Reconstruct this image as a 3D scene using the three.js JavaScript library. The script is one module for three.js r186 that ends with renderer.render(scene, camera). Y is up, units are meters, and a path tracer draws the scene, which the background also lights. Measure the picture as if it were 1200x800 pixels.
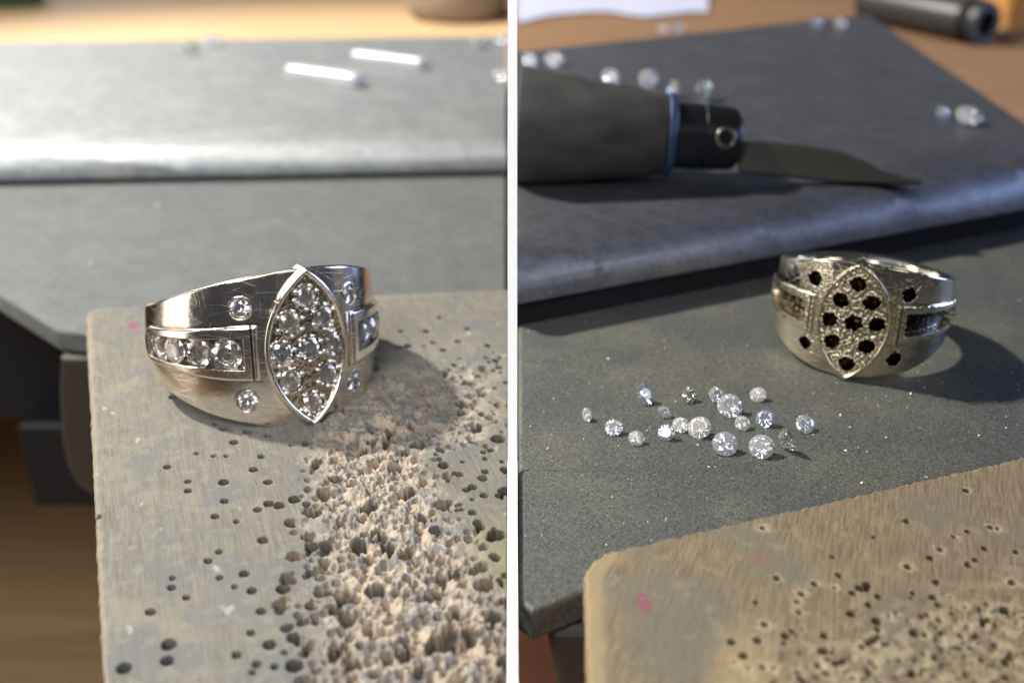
import * as THREE from 'three';
import { ImprovedNoise } from 'three/addons/math/ImprovedNoise.js';
import { ConvexGeometry } from 'three/addons/geometries/ConvexGeometry.js';
import { RoundedBoxGeometry } from 'three/addons/geometries/RoundedBoxGeometry.js';
import { mergeGeometries, mergeVertices, toCreasedNormals } from 'three/addons/utils/BufferGeometryUtils.js';
import { RectAreaLightUniformsLib } from 'three/addons/lights/RectAreaLightUniformsLib.js';

// ------------------------------------------------------------------ camera, light, exposure
RectAreaLightUniformsLib.init();
const mm = 0.001, D2R = Math.PI / 180;
const scene = new THREE.Scene();
const PITCH = 26 * D2R, FPX = 1308, EYE = 54.5 * mm;
const camera = new THREE.PerspectiveCamera(2 * Math.atan(400 / FPX) / D2R, 1.5, 0.005, 20);
camera.position.set(0, EYE, 0);
camera.rotation.set(-PITCH, 0, 0);
camera.focus = 0.0995; camera.userData.fStop = 25;
const renderer = new THREE.WebGLRenderer({ antialias: true });
renderer.toneMapping = THREE.LinearToneMapping;
renderer.toneMappingExposure = 1.0;
renderer.shadowMap.enabled = true;
scene.background = new THREE.Color(0.048, 0.050, 0.060);

const lightParts = [];
function softbox(label, [x, y, z], target, w, h, color, intensity) {  // off-frame softbox, added to light the set-ups
  const g = new THREE.Group(); g.name = 'added_softbox'; g.position.set(x, y, z); g.lookAt(new THREE.Vector3(...target));
  g.userData = { label, category: 'lamp' };
  const c = new THREE.Color(...color);
  const face = new THREE.Mesh(new THREE.BoxGeometry(w, h, 0.004), new THREE.MeshStandardMaterial({ color: 0xffffff, emissive: c, emissiveIntensity: Math.min(1.5, intensity) }));
  face.name = 'diffuser'; g.add(face);
  const hous = new THREE.Mesh(new RoundedBoxGeometry(w + 0.02, h + 0.02, 0.05, 2, 0.008), new THREE.MeshStandardMaterial({ color: 0x111111, roughness: 0.6 }));
  hous.name = 'housing'; hous.position.z = -0.028; g.add(hous);
  scene.add(g);
  const l = new THREE.RectAreaLight(c, intensity, w, h); l.position.set(x, y, z); l.lookAt(...target); l.name = 'softbox';
  l.translateZ(-0.006); // RectAreaLight shines along its own -z
  // lookAt of a light turns +z away from the target for cameras and lights; keep the lamp just before the glowing face
  const dir = new THREE.Vector3(...target).sub(new THREE.Vector3(x, y, z)).normalize();
  l.position.set(x, y, z).addScaledVector(dir, 0.006);
  scene.add(l);
}
function benchLamp(label, pos, target, color, intensity, radius, cone) {
  const g = new THREE.Group(); g.name = 'bench_lamp'; g.position.set(...pos); g.lookAt(new THREE.Vector3(...target));
  g.userData = { label, category: 'lamp' };
  const pts = [[0.012, -0.09], [0.02, -0.09], [0.024, -0.05], [0.06, 0.0], [0.075, 0.03]].map(([r, h]) => new THREE.Vector2(r, h));
  const shade = new THREE.Mesh(new THREE.LatheGeometry(pts, 40), new THREE.MeshStandardMaterial({ color: 0x222222, roughness: 0.5, side: THREE.DoubleSide }));
  shade.rotation.x = Math.PI / 2; shade.name = 'lamp_shade'; g.add(shade);
  const bulb = new THREE.Mesh(new THREE.SphereGeometry(0.024, 24, 16), new THREE.MeshStandardMaterial({ color: 0xffffff, emissive: new THREE.Color(...color), emissiveIntensity: 2 }));
  bulb.name = 'bulb'; g.add(bulb);
  scene.add(g);
  const s = new THREE.SpotLight(new THREE.Color(...color), intensity, 0, cone, 0.3); s.name = 'bench_lamp_beam';
  s.position.set(...pos); s.target.position.set(...target); s.castShadow = true; s.shadow.radius = radius; s.shadow.mapSize.set(2048, 2048);
  scene.add(s, s.target);
}
const CENTRE = [0, 0, -0.115];
// hard warm lamp, back left
benchLamp('black bench lamp shining from the left, outside the picture', [-0.475, 0.575, -0.37], CENTRE, [1, 0.94, 0.83], 4.5, 1.2, 0.5);
// added soft fill over the viewer's shoulder
softbox('large added fill softbox above the viewer on the left of the light-blocking board', [-0.145, 0.50, 0.30], [-0.02, 0, -0.11], 0.24, 0.38, [0.98, 0.98, 1.0], 11.5);
softbox('small added fill softbox above the viewer on the right of the light-blocking board', [0.50, 0.46, 0.40], [0.04, 0, -0.13], 0.3, 0.3, [0.92, 0.95, 1], 1.3);
// added softbox far behind on the left, low: gives the steel its sheen
softbox('tall added softbox far behind the left set-up', [-0.75, 0.50, -1.25], [-0.05, 0, -0.2], 0.9, 0.55, [0.95, 0.98, 1.0], 0.85);
// dim light added left of the viewer to brighten the set ring
softbox('dim added softbox low on the left of the bench', [-0.62, 0.06, 0.02], [-0.03, 0, -0.1], 0.35, 0.4, [1.0, 0.95, 0.88], 0.85);
// cool light added on the right for blue reflections in the empty ring
softbox('cool blue added softbox to the right of the bench', [0.42, 0.10, -0.24], [0.05, 0, -0.12], 0.22, 0.16, [0.35, 0.52, 1.0], 6.5);

// ------------------------------------------------------------------ helpers
const V = (x, y, z) => new THREE.Vector3(x, y, z);
const cp = Math.cos(PITCH), sp = Math.sin(PITCH);
const ray = (u, v) => { const a = (u - 600) / FPX, b = (400 - v) / FPX; return V(a, -sp + b * cp, -cp - b * sp); };
const onY = (u, v, y) => { const d = ray(u, v), t = (y - EYE) / d.y; return V(d.x * t, y, d.z * t); };
const atDepth = (u, v, d) => ray(u, v).multiplyScalar(d).add(V(0, EYE, 0));
const onZ = (u, v, z) => { const d = ray(u, v), t = z / d.z; return V(d.x * t, EYE + d.y * t, z); };
const toPx = (p) => { const q = p.clone().sub(V(0, EYE, 0)); const dep = -q.y * sp - q.z * cp, up = q.y * cp - q.z * sp; return [600 + FPX * q.x / dep, 400 - FPX * up / dep, dep]; };
let seedN = 12345;
const rnd = () => { seedN = (seedN * 1664525 + 1013904223) >>> 0; return seedN / 4294967296; };
const rr = (a, b) => a + (b - a) * rnd();
const pn = new ImprovedNoise();
const N = (x, y, z = 0) => pn.noise(x, y, z);
const fbm = (x, y, z = 0, o = 4) => { let s = 0, a = 0.5; for (let i = 0; i < o; i++) { s += a * N(x, y, z + i * 7.3); x *= 2.03; y *= 2.03; a *= 0.5; } return s; };
const clamp = (x, a = 0, b = 1) => Math.min(b, Math.max(a, x));
const ss = (a, b, x) => { const t = clamp((x - a) / (b - a)); return t * t * (3 - 2 * t); };
const mix = (a, b, t) => a + (b - a) * t;
const mixc = (a, b, t) => [mix(a[0], b[0], t), mix(a[1], b[1], t), mix(a[2], b[2], t)];
const counts = {};
const numbered = (n) => { const k = counts[n] = (counts[n] ?? -1) + 1; return k ? `${n}_${String(k).padStart(3, '0')}` : n; };
function tag(o, label, category, group) { o.userData.label = label; if (category) o.userData.category = category; if (group) o.userData.group = group; return o; }
function mesh(name, geo, mat, parent) { const m = new THREE.Mesh(geo, mat); m.name = parent ? name : numbered(name); m.castShadow = m.receiveShadow = true; (parent ?? scene).add(m); return m; }
function thing(name, label, category, pos = V(0, 0, 0), group) { const g = new THREE.Group(); g.name = numbered(name); g.position.copy(pos); scene.add(g); return tag(g, label, category, group); }
function struct(name, geo, mat) { const m = mesh(name, geo, mat); m.userData.kind = 'structure'; return m; }
// a grid mesh: f(i, j) -> {p: Vector3, c: [r,g,b], uv: [u, v]}
function grid(nu, nv, f, closeU = false) {
  const pos = new Float32Array(nu * nv * 3), col = new Float32Array(nu * nv * 3), uv = new Float32Array(nu * nv * 2), idx = [];
  let hasC = false;
  for (let j = 0, k = 0; j < nv; j++) for (let i = 0; i < nu; i++, k++) {
    const r = f(i, j); pos[k * 3] = r.p.x; pos[k * 3 + 1] = r.p.y; pos[k * 3 + 2] = r.p.z;
    if (r.c) { hasC = true; col.set(r.c, k * 3); }
    if (r.uv) uv.set(r.uv, k * 2);
  }
  for (let j = 0; j < nv - 1; j++) for (let i = 0; i < (closeU ? nu : nu - 1); i++) {
    const a = j * nu + i, b = j * nu + (i + 1) % nu, c = a + nu, d = b + nu;
    idx.push(a, b, d, a, d, c);
  }
  const g = new THREE.BufferGeometry();
  g.setAttribute('position', new THREE.BufferAttribute(pos, 3)); g.setAttribute('uv', new THREE.BufferAttribute(uv, 2));
  if (hasC) g.setAttribute('color', new THREE.BufferAttribute(col, 3));
  g.setIndex(idx); g.computeVertexNormals();
  return g;
}
const crease = (g, a = 0.6) => toCreasedNormals(g, a);
// prism from points {x, z} in the ground plane, top at y, with a bevelled rim; uv = (x, -z) in metres
function slabGeo(pts, yTop, thick, bevel = 0.4 * mm) {
  const s = new THREE.Shape(pts.map((p) => new THREE.Vector2(p.x, -p.z)));
  const g = new THREE.ExtrudeGeometry(s, { depth: thick - 2 * bevel, bevelEnabled: bevel > 0, bevelSize: bevel, bevelOffset: -bevel, bevelThickness: bevel, bevelSegments: 4, curveSegments: 8 });
  g.rotateX(-Math.PI / 2); g.translate(0, yTop - thick + bevel, 0);
  return crease(g, 0.5);
}
function tex(w, h, f, srgb = true) {
  const d = new Uint8Array(w * h * 4);
  for (let y = 0, k = 0; y < h; y++) for (let x = 0; x < w; x++, k += 4) {
    const c = f(x / w, y / h, x, y);
    for (let q = 0; q < 3; q++) d[k + q] = clamp(srgb ? Math.pow(clamp(c[q]), 1 / 2.2) : c[q]) * 255;
    d[k + 3] = 255;
  }
  const t = new THREE.DataTexture(d, w, h); t.magFilter = THREE.LinearFilter; t.minFilter = THREE.LinearFilter; t.wrapS = t.wrapT = THREE.RepeatWrapping;
  if (srgb) t.colorSpace = THREE.SRGBColorSpace; t.needsUpdate = true; return t;
}

// ------------------------------------------------------------------ materials
function steelTexture(size, base, blotch, speck, seed, marks = 0.16) {
  const W = 1536, sc = new Float32Array(W * W);
  for (let k = 0; k < 700; k++) {                // hairline scratches
    let x = rnd() * W, y = rnd() * W, a = rnd() * 6.28, l = rr(10, 120), st = rr(0.15, 0.5) * (rnd() < 0.75 ? 1 : -0.6);
    for (let t = 0; t < l; t++) { a += rr(-0.02, 0.02); x += Math.cos(a); y += Math.sin(a); sc[((y | 0) & 1023) * W + (((x % W) + W) % W | 0)] = st * (1 - t / l); }
  }
  return tex(W, W, (u, v, px, py) => {
    const x = u * size / mm, y = v * size / mm;   // millimetres
    const b = fbm(x * 0.09 + seed, y * 0.09, seed, 4), b2 = fbm(x * 0.35, y * 0.35, seed + 9, 3);
    const sp1 = N(x * 5.5, y * 5.5, seed), sp2 = N(x * 2.4, y * 2.4, seed + 3), grain = rnd() - 0.5;
    let k = 1 + speck * (0.9 * grain + 0.7 * sp1 + 0.4 * sp2) + marks * b2 + 0.5 * marks * N(x * 0.9, y * 0.9, seed + 5) - 0.5 * ss(0.42, 0.6, fbm(x * 0.45, y * 0.45, seed + 21)) + sc[py * W + px];
    if (grain > 0.494) k += 1.5 * speck;
    k = Math.max(0.15, k);
    const c = mixc(base, blotch, ss(-0.15, 0.3, b));
    return [c[0] * k, c[1] * k, c[2] * k];
  });
}
const texOn = (t, size) => { t.repeat.set(1 / size, 1 / size); return t; };
const steelRightMap = texOn(steelTexture(0.11, [0.30, 0.315, 0.32], [0.40, 0.405, 0.35], 1.0, 3.1), 0.11);
const steelLeftMap = texOn(steelTexture(0.09, [0.47, 0.485, 0.49], [0.53, 0.54, 0.54], 0.34, 8.7, 0.3), 0.09);
const bumpTex = texOn(tex(512, 512, () => { const g = rnd(); return [g, g, g]; }, false), 0.035);
const M = {
  steelR: new THREE.MeshStandardMaterial({ name: 'ground_steel', map: steelRightMap, color: new THREE.Color(0.20, 0.20, 0.193), metalness: 0.25, roughness: 0.6, bumpMap: bumpTex, bumpScale: 0.00004 }),
  steelRTop: new THREE.MeshStandardMaterial({ name: 'blued_steel', map: steelLeftMap, color: new THREE.Color(0.56, 0.56, 0.63), metalness: 1, roughness: 0.44 }),
  steelL: new THREE.MeshStandardMaterial({ name: 'bright_steel', map: steelLeftMap, color: new THREE.Color(0.62, 0.635, 0.65), metalness: 0.85, roughness: 0.58, bumpMap: bumpTex, bumpScale: 0.00003 }),
  steelLLow: new THREE.MeshStandardMaterial({ name: 'grey_steel', map: steelLeftMap, color: new THREE.Color(0.185, 0.195, 0.197), metalness: 0.1, roughness: 0.75, bumpMap: bumpTex, bumpScale: 0.00004 }),
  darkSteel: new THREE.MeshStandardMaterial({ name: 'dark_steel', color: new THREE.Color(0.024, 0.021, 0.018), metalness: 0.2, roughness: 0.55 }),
  black: new THREE.MeshPhysicalMaterial({ name: 'black_iron', color: new THREE.Color(0.010, 0.010, 0.012), roughness: 0.75, specularIntensity: 0.3 }),
  white: new THREE.MeshStandardMaterial({ name: 'white_card', color: new THREE.Color(0.96, 0.96, 0.96), roughness: 0.9 }),
  paper: new THREE.MeshStandardMaterial({ name: 'paper', color: new THREE.Color(0.36, 0.38, 0.50), roughness: 0.9, side: THREE.DoubleSide }),
};
const woodTex = (a, b, seed, lx = 3, ly = 60) => tex(512, 512, (u, v) => {
  const g = fbm(u * lx, v * ly, seed, 4) + 0.5 * fbm(u * lx * 3, v * ly * 3, seed + 4, 2);
  return mixc(a, b, clamp(0.5 + g * 1.3));
});
const benchWood = (a, b, seed, size, rough = 0.55) => new THREE.MeshStandardMaterial({ name: 'bench_wood', map: texOn(woodTex(a, b, seed), size), roughness: rough });
M.tableL = benchWood([0.50, 0.33, 0.17], [0.62, 0.43, 0.24], 1, 0.3);
M.tableR = benchWood([0.16, 0.085, 0.04], [0.24, 0.14, 0.075], 2, 0.2);
M.trayL = benchWood([0.23, 0.148, 0.070], [0.31, 0.205, 0.10], 3, 0.25);
M.trayR = benchWood([0.55, 0.24, 0.15], [0.66, 0.31, 0.20], 4, 0.25);

// ------------------------------------------------------------------ the bench: tops, aprons, drawer floors
const XL = -0.5 * mm, XR = 0.5 * mm;
function boxAt(name, x0, x1, y0, y1, z0, z1, mat) {
  const g = new THREE.BoxGeometry(x1 - x0, y1 - y0, z1 - z0); g.translate((x0 + x1) / 2, (y0 + y1) / 2, (z0 + z1) / 2);
  const p = g.attributes.position, n = g.attributes.normal, uv = g.attributes.uv;
  for (let i = 0; i < p.count; i++) Math.abs(n.getY(i)) > 0.5 ? uv.setXY(i, p.getX(i), p.getZ(i)) : uv.setXY(i, p.getX(i) + p.getZ(i), p.getY(i));
  return struct(name, g, mat);
}
const Y_LOW = -10 * mm, Y_BLOCK_L = -4 * mm, Y_BENCH_L = -18 * mm;
boxAt('bench_top', -0.7, XL, Y_BENCH_L - 24 * mm, Y_BENCH_L, -0.9, -0.192, M.tableL);
boxAt('bench_apron', -0.7, XL, Y_BENCH_L - 32 * mm, Y_BENCH_L - 1 * mm, -0.191, -0.182, M.black);
boxAt('drawer_floor', -0.7, XL, -0.14, -0.13, -0.9, 0.8, M.trayL);
const Y_BENCH_R = -8 * mm;
boxAt('bench_top', XR, 0.7, Y_BENCH_R - 24 * mm, Y_BENCH_R, -0.9, -0.13, M.tableR);
boxAt('drawer_floor', XR, 0.7, -0.10, -0.09, -0.9, 0.05, M.trayR);

// ------------------------------------------------------------------ white divider strip, added to stand for the border between the set-ups
{
  const rows = [];
  for (let v = -60; v <= 850; v += 10) {
    let d = 0.1005;
    const g = onY(600, v, 0.4 * mm); if (v > 200) d = Math.min(d, toPx(g)[2] - 0.0003);
    const w = 5.6 * d / FPX, c = atDepth(600.5, v, d), n = V(0, sp, cp);
    rows.push([c.clone().add(V(-w, 0, 0)), c.clone().add(V(w, 0, 0)), c.clone().add(V(w, 0, 0)).addScaledVector(n, -0.05 * mm), c.clone().add(V(-w, 0, 0)).addScaledVector(n, -0.05 * mm)]);
  }
  const g = grid(5, rows.length, (i, j) => ({ p: rows[j][i % 4], uv: [i, j] }));
  struct('added_divider_strip', crease(g, 0.7), M.white);
  const bd = new THREE.BoxGeometry(0.8 * mm, 0.36, 0.455); bd.translate(0, 0.078 + 0.18, 0.0625); struct('added_light_blocker', bd, M.white);  // unseen board added to keep the left softbox off the right set-up
}

// ------------------------------------------------------------------ steel anvil blocks
// recessed base under a raised block, painted black as its shadow gap
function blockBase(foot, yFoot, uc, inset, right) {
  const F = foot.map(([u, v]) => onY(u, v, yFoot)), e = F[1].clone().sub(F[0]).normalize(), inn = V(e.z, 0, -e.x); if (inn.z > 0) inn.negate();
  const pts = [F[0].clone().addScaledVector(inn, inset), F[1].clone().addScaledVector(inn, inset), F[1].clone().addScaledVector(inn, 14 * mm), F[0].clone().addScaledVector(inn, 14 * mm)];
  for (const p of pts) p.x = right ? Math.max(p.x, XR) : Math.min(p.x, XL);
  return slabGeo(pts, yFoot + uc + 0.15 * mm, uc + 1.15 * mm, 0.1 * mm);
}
// a raised block with a rolled front edge: front foot line, back polyline (pixels), heights
function rolledBlock(foot, backLine, yFoot, yTop, yBack, r, nT, uc) {
  const F = foot.map(([u, v]) => onY(u, v, yFoot)), B = backLine.map(([t, u, v]) => [t, onY(u, v, yTop)]);
  const e = F[1].clone().sub(F[0]).normalize(), inn = V(e.z, 0, -e.x); if (inn.z > 0) inn.negate();
  const yb0 = yFoot + uc, prof = [[2.5 * mm, yb0], [0.5 * mm, yb0], [0.1 * mm, yb0 + 0.1 * mm], [0, yb0 + 0.4 * mm]];
  const hgt = yTop - yb0, ry = Math.min(r, hgt * 0.85);
  for (let k = 0; k <= 16; k++) { const a = k / 16 * Math.PI / 2; prof.push([r * (1 - Math.cos(a)), yTop - ry + ry * Math.sin(a)]); }
  const nA = prof.length, nB = 10;
  return grid(nT + 1, nA + nB + 2, (i, j) => {
    const t = i / nT; let k = 0; while (k < B.length - 2 && t > B[k + 1][0]) k++;
    const b = B[k][1].clone().lerp(B[k + 1][1], (t - B[k][0]) / (B[k + 1][0] - B[k][0]));
    const f = F[0].clone().lerp(F[1], t);
    let p;
    if (j < nA) { p = f.clone().addScaledVector(inn, prof[j][0]); p.y = prof[j][1]; }
    else if (j < nA + nB) { const s = f.clone().addScaledVector(inn, r); s.y = yTop; p = s.lerp(b, (j - nA + 1) / nB); p.y = yTop; }
    else { p = b.clone(); p.y = j === nA + nB ? yTop - 0.4 * mm : yBack; p.z -= 0.3 * mm; }
    p.x = F[1].x > 0 ? Math.max(p.x, XR) : Math.min(p.x, XL);
    return { p, uv: [p.x, -p.z + p.y] };
  });
}
const anvilL = thing('bench_anvil', 'bright grey steel bench anvil with rolled step behind the pitted wood on the left', 'anvil');
{
  const q = (u, v) => onY(u, v, Y_LOW);
  mesh('lower_plate', slabGeo([q(-80, 296), q(66, 387), q(112, 392), q(593.5, 392), q(593.5, 198), q(-80, 214)], Y_LOW, 3.2 * mm, 0.5 * mm), M.steelLLow, anvilL);
  mesh('raised_block', crease(rolledBlock([[-80, 219.5], [594, 205.5]], [[0, -80, 51], [1, 595, 42]], Y_LOW, Y_BLOCK_L, Y_BENCH_L, 4.6 * mm, 60, 0.9 * mm), 0.5), M.steelL, anvilL);
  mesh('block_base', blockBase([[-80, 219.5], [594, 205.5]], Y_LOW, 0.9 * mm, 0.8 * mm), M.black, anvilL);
  const z = q(90, 400).z - 1 * mm, pts = [[64, 398], [125, 398], [125, 592], [104, 582], [88, 570], [76, 548], [70, 515], [67, 460]].map(([u, v]) => onZ(u, v, z)); pts.forEach((p) => { p.y = Math.min(p.y, Y_LOW - 3.2 * mm); });
  const s = new THREE.Shape(pts.map((p) => new THREE.Vector2(p.x, p.y)));
  const g = new THREE.ExtrudeGeometry(s, { depth: 9 * mm, bevelSize: 0.6 * mm, bevelThickness: 0.6 * mm, bevelOffset: -0.6 * mm, bevelSegments: 4 }); g.translate(0, 0, z - 10 * mm);
  mesh('clamp_flange', crease(g, 0.5), M.darkSteel, anvilL);
  const a = onZ(18, 500, -0.172), b = onZ(122, 594, -0.172), bw = b.x - a.x, bh = a.y - b.y;
  const blk = new RoundedBoxGeometry(bw, bh, 12 * mm, 3, 0.8 * mm); blk.translate((a.x + b.x) / 2, (a.y + b.y) / 2, -0.172 - 6 * mm);
  mesh('clamp_block', blk, M.black, anvilL);
}
const anvilR = thing('bench_anvil', 'dark grey steel bench anvil with rolled step carrying the loose stones on the right', 'anvil');
const Y_BLOCK_R = 8.5 * mm;
{
  const q = (u, v) => onY(u, v, 0);
  mesh('lower_plate', slabGeo([q(607, 703), q(624, 716), q(690, 690), q(770, 690), q(1290, 548), q(2200, 470), q(2200, 60), q(606.5, 350)], 0, 3 * mm, 0.5 * mm), M.steelR, anvilR);
  mesh('raised_block', crease(rolledBlock([[606, 385], [1260, 257]], [[0, 606, 61], [0.66, 1018, 17], [1, 1260, 186]], 0, Y_BLOCK_R, Y_BENCH_R, 5.6 * mm, 100, 2.9 * mm), 0.5), M.steelRTop, anvilR);
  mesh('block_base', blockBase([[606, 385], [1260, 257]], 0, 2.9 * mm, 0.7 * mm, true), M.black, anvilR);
  const z = q(680, 720).z - 1 * mm, pts = [[640, 733], [720, 700], [720, 900], [668, 900]].map(([u, v]) => onZ(u, v, z)); pts.forEach((p) => { p.y = Math.min(p.y, -3 * mm); });
  const s = new THREE.Shape(pts.map((p) => new THREE.Vector2(p.x, p.y)));
  const g = new THREE.ExtrudeGeometry(s, { depth: 9 * mm, bevelSize: 1.2 * mm, bevelThickness: 1.2 * mm, bevelOffset: -1.2 * mm, bevelSegments: 4 }); g.translate(0, 0, z - 11 * mm);
  mesh('clamp_flange', crease(g, 0.5), M.darkSteel, anvilR);
}

// ------------------------------------------------------------------ wooden bench pins with drilled and sawn surfaces
// quad corners: back-left, back-right, front-right, front-left on the top plane
function plank(C, nx, nz, rc, hfun, cfun, thick, edge) {
  const lenX = C[0].distanceTo(C[1]), lenZ = C[0].distanceTo(C[3]), yTop = C[0].y;
  return grid(nx + 2, nz + 2, (i, j) => {
    const ii = clamp(i - 1, 0, nx - 1), jj = clamp(j - 1, 0, nz - 1), skirt = i === 0 || j === 0 || i === nx + 1 || j === nz + 1;
    let a = ii / (nx - 1) * lenX, b = jj / (nz - 1) * lenZ;
    if (a < rc && b < rc) { const dx = rc - a, dz = rc - b, l = Math.hypot(dx, dz), m = Math.max(dx, dz); if (l > 0) { a = rc - dx * m / l; b = rc - dz * m / l; } }
    const s = a / lenX, t = b / lenZ;
    const p = C[0].clone().lerp(C[1], s).lerp(C[3].clone().lerp(C[2], s), t);
    let dEdge = Math.min(a, b); if (a < rc && b < rc) dEdge = rc - Math.hypot(rc - a, rc - b);
    dEdge = Math.max(0, dEdge);
    const [jx, jz, round, drop] = edge(p, a, b, dEdge);
    const h = hfun(p.x / mm, p.z / mm, dEdge / mm);
    p.x += jx; p.z += jz;
    const fall = dEdge < round ? drop * (1 - Math.sqrt(Math.max(0, 1 - (1 - dEdge / round) ** 2))) : 0;
    p.y = skirt ? yTop - thick : yTop + h * mm - fall;
    return { p, c: cfun(p.x / mm, p.z / mm, h, dEdge / mm), uv: [p.x, -p.z] };
  });
}
// holes: [x, z, radius, depth] in millimetres, binned
function binned(holes, cell = 1.2) {
  const b = new Map();
  for (const h of holes) for (let x = Math.floor((h[0] - h[2] - 0.3) / cell); x <= Math.floor((h[0] + h[2] + 0.3) / cell); x++) for (let z = Math.floor((h[1] - h[2] - 0.3) / cell); z <= Math.floor((h[1] + h[2] + 0.3) / cell); z++) { const k = x * 10007 + z; (b.get(k) ?? b.set(k, []).get(k)).push(h); }
  return (x, z) => b.get(Math.floor(x / cell) * 10007 + Math.floor(z / cell)) ?? [];
}
const pxHole = (u, v, rpx, y, depth, squash = 1) => { const p = onY(u, v, y), d = toPx(p)[2]; return [p.x / mm, p.z / mm, rpx * d / FPX / mm, depth, rr(0, 6.28), squash]; };
// --- left pin
const pinL = (() => {
  const single = [[202, 465, 4.5], [196, 547, 4.5], [220, 575, 4.5], [220, 564, 4], [252, 605, 5], [263, 587, 5], [262, 565, 6], [244, 657, 5], [202, 677, 4], [201, 688, 5], [218, 700, 4.5], [176, 717, 6], [198, 755, 9.5], [196, 774, 8], [145, 783, 9], [115, 605, 4], [302, 597, 5],
    [294, 741, 5], [306, 716, 6], [328, 716, 6], [295, 692, 6], [275, 687, 4], [286, 672, 6], [316, 755, 8], [361, 759, 7], [345, 780, 11], [322, 781, 5], [277, 767, 6], [340, 734, 5], [352, 730, 5], [389, 711, 5], [422, 755, 6], [315, 590, 6], [327, 592, 7], [340, 612, 7], [332, 690, 9], [253, 496, 4], [262, 502, 4.5], [274, 518, 5],
    [290, 506, 5], [230, 531, 3], [265, 534, 3], [250, 534, 3], [297, 550, 5], [314, 565, 5], [306, 535, 4], [584, 514, 9], [582, 627, 11], [432, 592, 12], [548, 448, 6], [584, 475, 4], [565, 485, 4], [540, 472, 7], [538, 590, 5], [566, 560, 6], [560, 612, 6], [593, 575, 9], [517, 750, 21], [520, 545, 7], [505, 470, 5], [478, 405, 5], [520, 410, 4], [548, 385, 4], [500, 388, 4], [572, 405, 4], [585, 430, 4], [560, 440, 4], [537, 400, 4], [470, 388, 3], [515, 372, 3], [420, 635, 10], [366, 640, 8], [345, 585, 7], [370, 600, 8], [455, 640, 9], [480, 575, 9], [510, 620, 8], [395, 560, 8], [372, 540, 7], [405, 700, 12], [440, 690, 13], [462, 545, 10], [490, 520, 9], [425, 525, 9]];
  const holes = single.map(([u, v, r]) => pxHole(u, v, r * 0.92, 0, rr(0.9, 1.6) * (r / 6) + 0.35));
  const zone = (u, v) => {                        // how much the wood is worked away, 0..1
    const c = mix(425, 492, ss(480, 800, v)), w = mix(70, 128, ss(480, 760, v));
    return ss(1.25, 0.35, Math.abs(u - c) / w) * ss(468, 512, v) + 0.6 * ss(1.5, 0.5, Math.abs(u - 495) / 85) * ss(400, 455, v) * ss(540, 500, v);
  };
  for (let k = 0; k < 4200; k++) {                 // drill and saw pits set so close that only thin walls remain
    const u = rr(300, 640), v = 400 + 470 * rnd(); if (rnd() > zone(u, v)) continue;
    const q = pxHole(u, v, 1, 0, 0), r = (rnd() < 0.16 ? rr(0.42, 0.78) : rr(0.16, 0.38)) * mix(0.8, 1.15, ss(480, 760, v));
    if (holes.some((o) => o[6] && Math.hypot(o[0] - q[0], o[1] - q[1]) < (o[2] + r) * 0.93)) continue;
    q[2] = r; q[3] = r * rr(1.2, 2.6) + 0.2; q[5] = rr(0.3, 0.75); q[6] = 1; holes.push(q);
  }
  for (let k = 0; k < 1100; k++) {
    const u = rr(255, 594), v = 400 + 430 * Math.pow(rnd(), 0.9), zz = zone(u, v);
    const p = 0.05 + 0.12 * zz + 0.26 * ss(430, 520, u) * (1 - zz) + 0.10 * ss(300, 380, u) * (1 - zz) * ss(480, 540, v); if (rnd() > p || (u < 330 && rnd() < 0.55)) continue;
    holes.push(pxHole(u, v, rr(2.4, 5.6) * mix(0.75, 1.35, ss(430, 760, v)) * (zz > 0.5 ? 1.25 : 1), 0, rr(0.5, 1.5)));
  }
  const at = binned(holes);
  const zcache = (x, z) => { const q = toPx(V(x * mm, 0, z * mm)); return q; };
  const info = (x, z) => {
    const [u, v] = zcache(x, z), e = zone(u + 26 * N(x * 0.5, z * 0.5), v + 22 * N(x * 0.5, z * 0.5, 5));
    let hd = 0, near = 9, op = 0;
    for (const [hx, hz, r, dep, ph, cone, open] of at(x, z)) {
      const d = Math.hypot(x - hx, z - hz) - r * (open ? 0.42 : 0.16) * N(x * 3, z * 3, ph), q = dep * (open ? ss(r + 0.15, r * (1 - cone) - 0.12, d) : ss(r + 0.06, r - 0.14, d));
      if (q > hd) { hd = q; op = open ? 1 : 0; } near = Math.min(near, d - r);
    }
    return { u, v, e, hd, near, op };
  };
  let last = null;
  const eA = onY(99, 361, 0), eB = onY(122, 845, 0), lean = (eA.x - eB.x) / (eA.z - eB.z);
  const h = (x0, z) => {
    const I = last = info(x0, z), x = x0;
    I.gx = x - lean * z;
    let y = 0.05 * fbm(x * 0.3, z * 0.15, 1) + 0.022 * N(I.gx * 7, z * 0.4, 2) + 0.018 * N(I.gx * 15, z * 0.8, 4);
    if (I.e > 0.02) {
      const n3 = N(x * 3.4, z * 2.6, 13), n4 = N(x * 7.5, z * 6, 15), n1 = N(x * 0.5, z * 0.4, 7);
      const chew = 0.06 + 0.55 * ss(0.05, 0.45, n1) + 0.16 * ss(0.0, 0.4, n3) + 0.09 * n4 + 0.35 * fbm(x * 0.3, z * 0.25, 17);
      I.chew = I.e * Math.max(0, chew) * 1.1; y -= I.chew;
    } else I.chew = 0;
    return y - I.hd;
  };
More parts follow.
